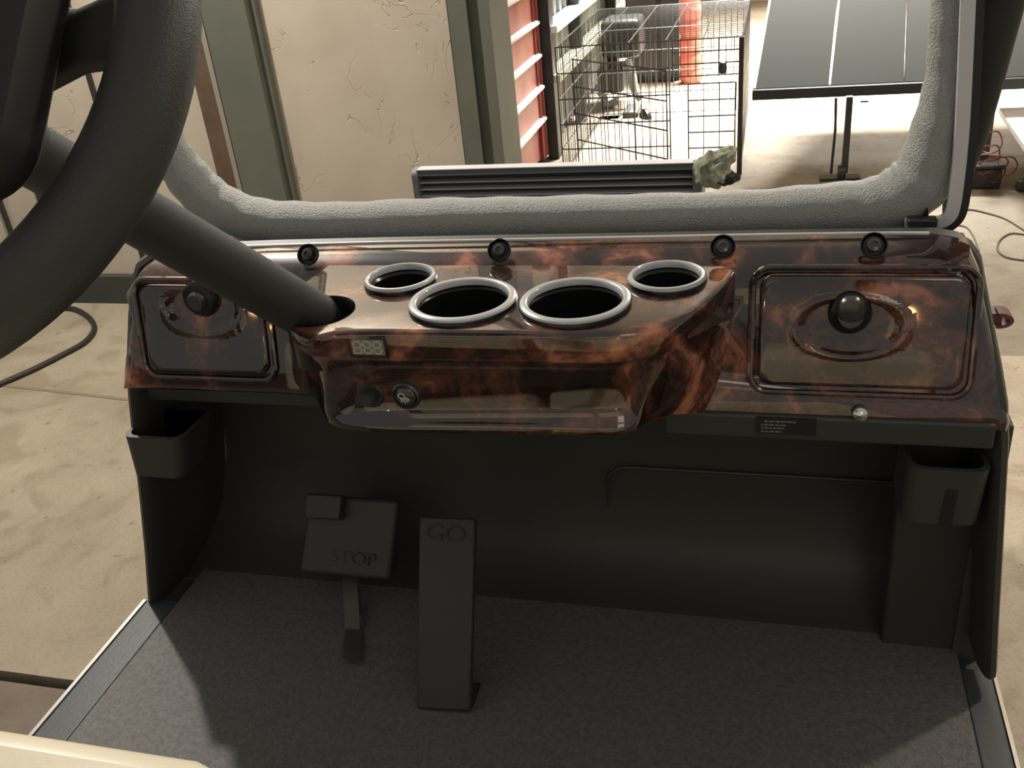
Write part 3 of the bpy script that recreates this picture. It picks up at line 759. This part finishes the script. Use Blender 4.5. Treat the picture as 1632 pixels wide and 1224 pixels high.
# ---- sticker text lines (illegible fine print)
m = MB(); random.seed(5)
for k, (xs0, xs1, yy_) in enumerate(((1218, 1268, 671.5), (1213, 1253, 677), (1213, 1250, 682), (1213, 1246, 687.5))):
    x_ = xs0
    while x_ < xs1:
        wv_ = random.uniform(3, 9); e_ = min(xs1, x_ + wv_)
        a = P(x_, yy_ - 1.1 + (x_-1213)*.04, 1, .8475); b = P(e_, yy_ + 1.1 + (x_-1213)*.04, 1, .8475)
        m.box((a.x, .8475, b.z), (b.x, .8485, a.z)); x_ = e_ + 1.6
a, b = P(1205, 664, 1, .8495), P(1300, 694, 1, .8495)
ST = pt(MB().box((a.x, .8486, b.z), (b.x, .8505, a.z)), 'warning_sticker', DARK)
pt(m, 'fine_print', mat('fine_print_ink', (.22, .21, .17), .6), ST)
pt(MB().box((P(1060, 660, 1, .855).x, .850, P(1300, 700, 1, .855).z), (P(1590, 660, 1, .855).x, .875, P(1300, 662, 1, .855).z)), 'lower_dash_strip', BLACK, bevel=.003)
# ---- pockets
def pocket(pxs, y0_, depth, label):
    """pxs: top-left, top-right, bottom-right, bottom-left on the near face"""
    q = [P(x, y, 1, y0_) for x, y in pxs]
    n = 8; loops = []
    def rect(z, xa_, xb_, yf, yb, r=.014, t=0):
        xa_ += t; xb_ -= t; yf += t
        pts = []
        for cx_, cy_, a0_ in ((xb_-r, yf+r, -90), (xa_+r, yf+r, 180)):
            rng = [a0_ + 90*k/n for k in range(n+1)]
            if a0_ == -90: rng = [0 - 90*k/n for k in range(n+1)]
            else: rng = [270 - 90*k/n for k in range(n+1)]
            pts += [Vector((cx_ + r*math.cos(math.radians(a_)), cy_ + r*math.sin(math.radians(a_)), z)) for a_ in rng]
        return [Vector((xb_, yb, z))] + pts + [Vector((xa_, yb, z))]
    zt_ = (q[0].z + q[1].z)/2; zb2 = (q[2].z + q[3].z)/2
    yb = y0_ + depth
    bot = rect(zb2 + .006, q[3].x, q[2].x, y0_ + .012, yb); topo = rect(zt_, q[0].x, q[1].x, y0_, yb)
    inb = rect(zb2 + .02, q[3].x, q[2].x, y0_ + .012, yb, t=.005); inn = rect(zt_, q[0].x, q[1].x, y0_, yb, t=.005)
    bb = rect(zb2, q[3].x + .008, q[2].x - .008, y0_ + .02, yb)
    m = MB().loft([bb, bot, topo, inn, inb], True, True, True)
    return m, q, zt_
m, q, zt_ = pocket(((1448, 748), (1583, 752), (1562, 858), (1436, 850)), .85, .085, '')
BK = pt(m, 'storage_pocket', mat('pocket_plastic', (.055, .057, .048), .42), label='grey-black open storage pocket on the right')
a, b = P(1508, 782, 1, .852), P(1519, 845, 1, .852)
pt(MB().prism([(a.x, .8538, a.z), (b.x, .8538, a.z), (b.x, .8600, b.z), (a.x, .8600, b.z)], (0, .004, 0)), 'groove', DARK, BK)  # flush dark strip painting the shade of a recessed groove
m, q, zt_ = pocket(((193, 697), (288, 700), (284, 774), (205, 777)), .84, .07, '')
pt(m, 'storage_pocket', BLACK, label='black open storage pocket on the left')
# ---- pedals
pz = P(705, 1122, 2, zf + .01); dirp = Vector((0, math.cos(math.radians(48)), math.sin(math.radians(48)))); nrp = Vector((0, -dirp.z, dirp.y))
corn = [PP(x, y, pz, nrp) for x, y in ((664, 1130), (748, 1134), (757, 826), (668, 823))]
AP = pt(MB().prism(corn, -nrp*.014), 'accelerator_pedal', PED, bevel=.003)
cl = PP(710, 851, pz, nrp)
t = text_mb('GO', .030, lambda x, y, z: cl + Vector((1, 0, 0))*x*1.15 + dirp*y*1.0 + nrp*(z + .0006), .0012)
pt(t, 'lettering', DARK, AP)
pt(MB().prism([c_ - nrp*.014 for c_ in (corn[0], corn[1])] + [corn[1] - nrp*.05, corn[0] - nrp*.05], dirp*.03), 'hinge', DARK, AP)
bz = Vector((0, .93, .50)); bn = Vector((0, -.82, .57)); bd = Vector((0, .57, .82))
pb = P(552, 915, 1, .90)
corn = [PP(x, y, pb, bn) for x, y in ((476, 912), (620, 926), (634, 797), (492, 788))]
BP = pt(MB().prism(corn, -bn*.016), 'brake_pedal', PED, bevel=.006)
corn2 = [PP(x, y, pb + bn*.018, bn) for x, y in ((484, 826), (540, 829), (544, 790), (487, 786))]
pt(MB().prism(corn2, -bn*.02), 'park_brake_pad', PED, BP, bevel=.003)
cs = PP(562, 890, pb, bn)
t = text_mb('STOP', .026, lambda x, y, z: cs + Vector((1, -.06, 0))*x*1.1 + bd*y*.9 + bn*(z + .0006), .0012)
pt(t, 'lettering', DARK, BP)
ab = P(558, 1052, 2, zf + .01); at_ = PP(557, 922, pb - bn*.02, bn)
mid = P(562, 1005, 1, (ab.y + at_.y)/2)
m = MB(); d_ = Vector((.011, 0, 0))
m.loft([[p - d_, p + d_, p + d_ + Vector((0, .01, 0)), p - d_ + Vector((0, .01, 0))] for p in (at_, at_.lerp(mid, .5), mid, mid.lerp(ab, .6), ab)], True, True, True)
pt(m, 'arm', PARM, BP)
q = P(577, 988, 1, mid.y); pt(MB().tube([q + Vector((0, 0, .008)), q, q - Vector((0, 0, .012))], .0025, 6), 'return_spring', PARM, BP)
# ---- steering column and wheel
E = math.radians(41); P0 = P(505, 508, 1, .80); P0.z -= .0
ad = Vector((0, -math.cos(E), math.sin(E)))
WC = Vector((-.4627, .433, 1.1076)); Ew = math.radians(40.5); wd = Vector((0, -math.cos(Ew), math.sin(Ew)))
hub = WC - wd*.035
st = P0 + (P0 - hub).normalized()*.02
pts = [st.lerp(hub, t) for t in (0, .3, .6, .85, 1.0)]
m = MB().tube(pts, [.0265, .0255, .023, .021, .020], 28); pt(m, 'steering_column', COL)
m = MB().tube([hub - wd*.055, hub - wd*.01, hub + wd*.012], [.024, .027, .036], 28)
SWL = pt(m, 'steering_wheel', COL)
u = Vector((1, 0, 0)); v = Vector((0, math.sin(Ew), math.cos(Ew)))
m = MB().tube([WC + (u*math.cos(a_) + v*math.sin(a_))*.1626 for a_ in [2*math.pi*k/96 for k in range(96)]], .0211, 24, closed=True)
pt(m, 'rim', GRIP, SWL)
for a_ in (8, 172):
    a_ = math.radians(a_); r_ = u*math.cos(a_) + v*math.sin(a_); tn = -u*math.sin(a_) + v*math.cos(a_)
    L = []
    for s, hw, hg in ((.02, .030, -.006), (.08, .026, -.006), (.115, .017, -.004), (.14, .020, -.002), (.158, .032, 0)):
        c_ = WC + r_*s + wd*hg
        L.append([c_ + tn*hw - wd*.006, c_ + tn*hw + wd*.004, c_ + tn*hw*.5 + wd*.009, c_ - tn*hw*.5 + wd*.009, c_ - tn*hw + wd*.004, c_ - tn*hw - wd*.006])
    pt(MB().loft(L, True, True, True), 'spoke', COL, SWL, bevel=.002)
rr = rrect(-.126, .126, -.086, .085, .028, 8); L = []
for s, hgt in ((.93, .012), (1.0, .022), (1.0, .040), (.985, .045), (.95, .048), (.3, .049)):
    L.append([WC + u*x*s + v*z*s + wd*hgt for x, z in rr])
pt(MB().loft(L, True, True, True), 'hub_cover', PAD, SWL)
# ---- windshield frame with foam
YG = 1.02
def G(px, py, Y=YG): return P(px, py, 1, Y)
fp = [(205, 60), (238, 150), (262, 225), (298, 280), (345, 325), (420, 354), (520, 358), (660, 353), (800, 348), (1000, 344), (1200, 338), (1330, 331), (1412, 322), (1467, 286), (1494, 212), (1508, 120), (1513, 40), (1517, -60), (1522, -200), (1527, -400)]
pp = [G(x, y) for x, y in fp]; pp = [G(x, y) for x, y in ((130, -200), (170, -60))] + pp
rs_px = [26, 26] + [26, 27, 30, 35, 36, 37, 37, 37, 36, 35, 36, 39, 45, 48, 39, 29, 27, 26, 26, 26]
pts = spline(pp, 6)
rs = []
for i in range(len(pts)):
    k = i/6; a = int(min(k, len(rs_px)-2)); t_ = min(1, k - a)
    r_ = (rs_px[a]*(1-t_) + rs_px[a+1]*t_)*((pts[i]-CAM).length/F_PX)*.95
    rs.append(r_*(1 + .03*math.sin(i*1.7) + .02*math.sin(i*.6)))
FR = pt(MB().tube(pts, .013, 12), 'windshield_frame', DARK)
pt(MB().tube(pts, rs, 22), 'foam_cover', FOAM, FR, label='dark grey foam sleeve wrapped over the frame')
# pale bead painting the highlight along the black cowl lip
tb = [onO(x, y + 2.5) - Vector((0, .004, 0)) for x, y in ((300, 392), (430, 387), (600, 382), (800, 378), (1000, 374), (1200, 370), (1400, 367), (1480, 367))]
pt(MB().tube(spline(tb, 5), .0018, 8), 'cowl_top_highlight', mat('highlight_grey', (.6, .6, .6), .35))
# strap
sp = [(1546, -60), (1541, 60), (1537, 150), (1533, 220), (1526, 290), (1519, 335), (1510, 350), (1495, 356), (1465, 357), (1442, 359)]
Ys = .985
spp = spline([G(x, y, Ys) for x, y in sp], 5)
L = []
for i, p in enumerate(spp):
    a = spp[max(0, i-1)]; b = spp[min(len(spp)-1, i+1)]; tt = (b-a).normalized(); n = Vector((tt.z, 0, -tt.x)).normalized()
    L.append([p + n*.0065, p + n*.0065 + Vector((0, .006, 0)), p - n*.0065 + Vector((0, .006, 0)), p - n*.0065])
pt(MB().loft(L, True, True, True), 'windshield_bracket', STRAP, bevel=.001, label='bright metal windshield bracket')
L2 = [[q_ + (l[0]-l[3]).normalized()*-.0065*.0 + Vector((.0, .004, 0)) for q_ in l] for l in L]
m = MB()
LL = []
for i, p in enumerate(spp):
    a = spp[max(0, i-1)]; b = spp[min(len(spp)-1, i+1)]; tt = (b-a).normalized(); n = Vector((tt.z, 0, -tt.x)).normalized()
    if n.x > 0: n = -n
    s_ = n
    c_ = p - s_*.0105 + Vector((0, .004, 0))
    LL.append([c_ + s_*.004, c_ + s_*.004 + Vector((0, .012, 0)), c_ - s_*.004 + Vector((0, .012, 0)), c_ - s_*.004])
pt(m.loft(LL, True, True, True), 'bracket_edge', DARK)
q = G(1470, 354, .98); pt(MB().box((q.x - .014, .975, q.z - .005), (q.x + .014, .99, q.z + .004)), 'bracket_tab', DARK, bevel=.002)
# roof strut behind on the right
sp = [(1513, 352, 1.08, 9), (1524, 290, 1.075, 17), (1541, 215, 1.065, 27), (1558, 130, 1.055, 33), (1575, 50, 1.04, 36), (1590, -20, 1.03, 38), (1622, -200, .99, 38)]
pts = [G(x, y, Y) for x, y, Y, r in sp]; rs = [r*(p-CAM).length/F_PX for p, (x, y, Y, r) in zip(pts, sp)]
pt(MB().tube(spline(pts, 4), [rs[min(int(i/4), len(rs)-1)]*(1-(i % 4)/4) + rs[min(int(i/4)+1, len(rs)-1)]*((i % 4)/4) for i in range(len(pts)*4-3)], 20), 'roof_strut', COL)
# ---- hood + light bar
L = []
for y, z, xl_, xr_ in ((1.07, .695, -.66, .06), (1.1, .69, -.66, .06), (1.35, .665, -.64, -.02), (1.62, .64, -.60, -.05), (1.68, .60, -.58, -.06), (1.70, .35, -.56, -.06)):
    L.append([Vector((xl_, y, z - .05)), Vector((xl_ + .06, y, z)), Vector((xr_ - .06, y, z)), Vector((xr_, y, z - .05)), Vector((xr_, y, .33)), Vector((xl_, y, .33))])
pt(MB().loft(L, True, True, True), 'hood', mat('hood_paint', (.02, .02, .02), .3, coat=.5), bevel=.01)
for x_ in (-.60, -.06):
    t_ = pt(MB().lathe([(.10, -.06), (.19, -.07), (.20, -.05), (.20, .05), (.19, .07), (.10, .06)], (x_, 1.35, .2), (1, 0, 0), 36), 'front_wheel', HOSE)
    pt(MB().lathe([(.10, -.05), (.03, -.045), (0, -.045)], (x_, 1.35, .2), (1, 0, 0), 24), 'wheel_rim', ALU, t_)
    pt(MB().lathe([(.10, .05), (.03, .045), (0, .045)], (x_, 1.35, .2), (1, 0, 0), 24), 'wheel_rim', ALU, t_)
for x_ in (-.76, .18):
    t_ = pt(MB().lathe([(.10, -.06), (.19, -.07), (.20, -.05), (.20, .05), (.19, .07), (.10, .06)], (x_, -.6, .2), (1, 0, 0), 36), 'rear_wheel', HOSE)
    pt(MB().lathe([(.10, .05), (.03, .045), (0, .045)], (x_, -.6, .2), (1, 0, 0), 24), 'wheel_rim', ALU, t_)
YL = 1.55
a, b = P(662, 272, 1, YL), P(1106, 262, 1, YL)
zt_ = (a.z + b.z)/2; zb2 = zt_ - .062
m = MB(); m.prism([(a.x, YL + .02, zb2), (a.x, YL + .065, zb2), (a.x, YL + .065, zt_ - .035), (a.x, YL + .02, zt_ - .003)], (b.x - a.x, 0, 0)); m.prism([(a.x, YL - .004, zt_ - .009), (a.x, YL + .02, zt_ - .009), (a.x, YL + .022, zt_), (a.x, YL + .002, zt_)], (b.x - a.x, 0, 0))
LB = pt(m, 'light_bar', mat('lightbar_black', (.06, .06, .065), .3, coat=.3), bevel=.001)
pt(MB().box((a.x + .002, YL + .0, zt_ + .0002), (b.x - .002, YL + .024, zt_ + .002)), 'top_highlight', mat('lit_top_grey', (.6, .6, .61), .35), LB)  # pale strip painting the light along the top of the black bar
for k in range(4):
    z = zt_ - .021 - k*.0125
    pt(MB().box((a.x, YL, z - .0018), (b.x, YL + .03, z)), 'cooling_fin', mat('fin_grey', (.5, .5, .52), .4) if k == 0 else bpy.data.materials['fin_grey'], LB)
for x_, wv_ in ((a.x - .008, .012), (b.x - .002, .016)):
    pt(MB().prism([(x_, YL - .006, zb2 - .006), (x_, YL + .07, zb2 - .006), (x_, YL + .07, zt_ - .034), (x_, YL + .024, zt_ + .001), (x_, YL + .0, zt_ + .001), (x_, YL - .006, zt_ - .006)], (wv_, 0, 0)), 'end_cap', CABG, LB, bevel=.003)
for x_ in (a.x + .03, b.x - .04):
    pt(MB().box((x_, YL + .02, .63), (x_ + .02, YL + .06, zb2 + .004)), 'mount', DARK, LB)
# ---- red-brown tab at right
c_ = P(1592, 512, 1, .95); tip = P(1612, 512, 1, .95)
m = MB(); L = []
for k in range(13):
    a_ = math.radians(-95 + 190*k/12); q = c_ + Vector((.014*math.cos(a_)*1.0, 0, .0085*math.sin(a_)))
    o_ = c_ + Vector((.010*math.cos(a_), 0, .005*math.sin(a_)))
    L.append([q, o_, o_ + Vector((0, .02, 0)), q + Vector((0, .02, 0))])
m.loft(L, True, True, True); m.box((c_.x - .03, .955, c_.z - .006), (c_.x + .004, .975, c_.z + .006))
pt(m, 'cowl_strap_loop', TAG, label='red-brown loop on the right cowl edge')
# ---- seat
sa = P(0, 1170, 2, .72); sb = P(290, 1224, 2, .72)
ys = (sa.y + sb.y)/2 + .014
def cushion(x0, x1, y0_, y1, z0, z1, nm, r=.03):
    m = MB().box((x0, y0_, z0), (x1, y1, z1)); return pt(m, nm, CREAM, bevel=r)
cushion(-.83, -.31, ys - .42, ys, .56, .72, 'seat_cushion', .02)
cushion(-.29, .25, ys - .42, ys, .56, .72, 'seat_cushion', .02)
cushion(-.80, -.31, -.36, -.28, .86, 1.12, 'seat_back')
cushion(-.27, .23, -.36, -.28, .86, 1.12, 'seat_back')
pt(MB().box((-.83, -.35, .28), (.25, ys - .05, .56)), 'seat_base', BLACK, bevel=.01)
pt(MB().box((-.80, -.38, .58), (-.76, -.35, 1.1)), 'seat_back_bracket', DARK)
pt(MB().box((.19, -.38, .58), (.23, -.35, 1.1)), 'seat_back_bracket', DARK)
# camouflage cloth on the hood by the light bar
T = Thing('camouflage_glove', P(1135, 285, 1, 1.50), 'crumpled camouflage-patterned glove lying at the right end of the light bar', 'glove')
def blob(c, r, sc3, rot, seed, amp=.25):
    bm = bmesh.new(); bmesh.ops.create_icosphere(bm, subdivisions=4, radius=1)
    M_ = Matrix.Rotation(rot, 3, 'Y'); vs = []
    for v_ in bm.verts:
        d = 1 + amp*noise.noise(v_.co*2.3 + Vector((seed, 0, 0))) + .1*noise.noise(v_.co*6 + Vector((0, seed, 0)))
        vs.append(Vector(c) + M_ @ Vector((v_.co.x*sc3[0]*d, v_.co.y*sc3[1]*d, v_.co.z*sc3[2]*d))*r)
    bm.verts.index_update(); fs = [[q_.index for q_ in f_.verts] for f_ in bm.faces]; bm.free(); return MB().add(vs, fs)
T.part(blob(P(1136, 270, 1, 1.50), .027, (1, .9, 1.1), .3, 1), 'cuff', CAMO)
T.part(blob(P(1150, 256, 1, 1.50), .02, (1.35, .8, .8), -.75, 4), 'fingers', CAMO)
T.part(blob(P(1154, 283, 1, 1.50), .017, (1.4, .9, .75), 0, 8), 'thumb', mat('dark_olive', (.03, .032, .028), .8))
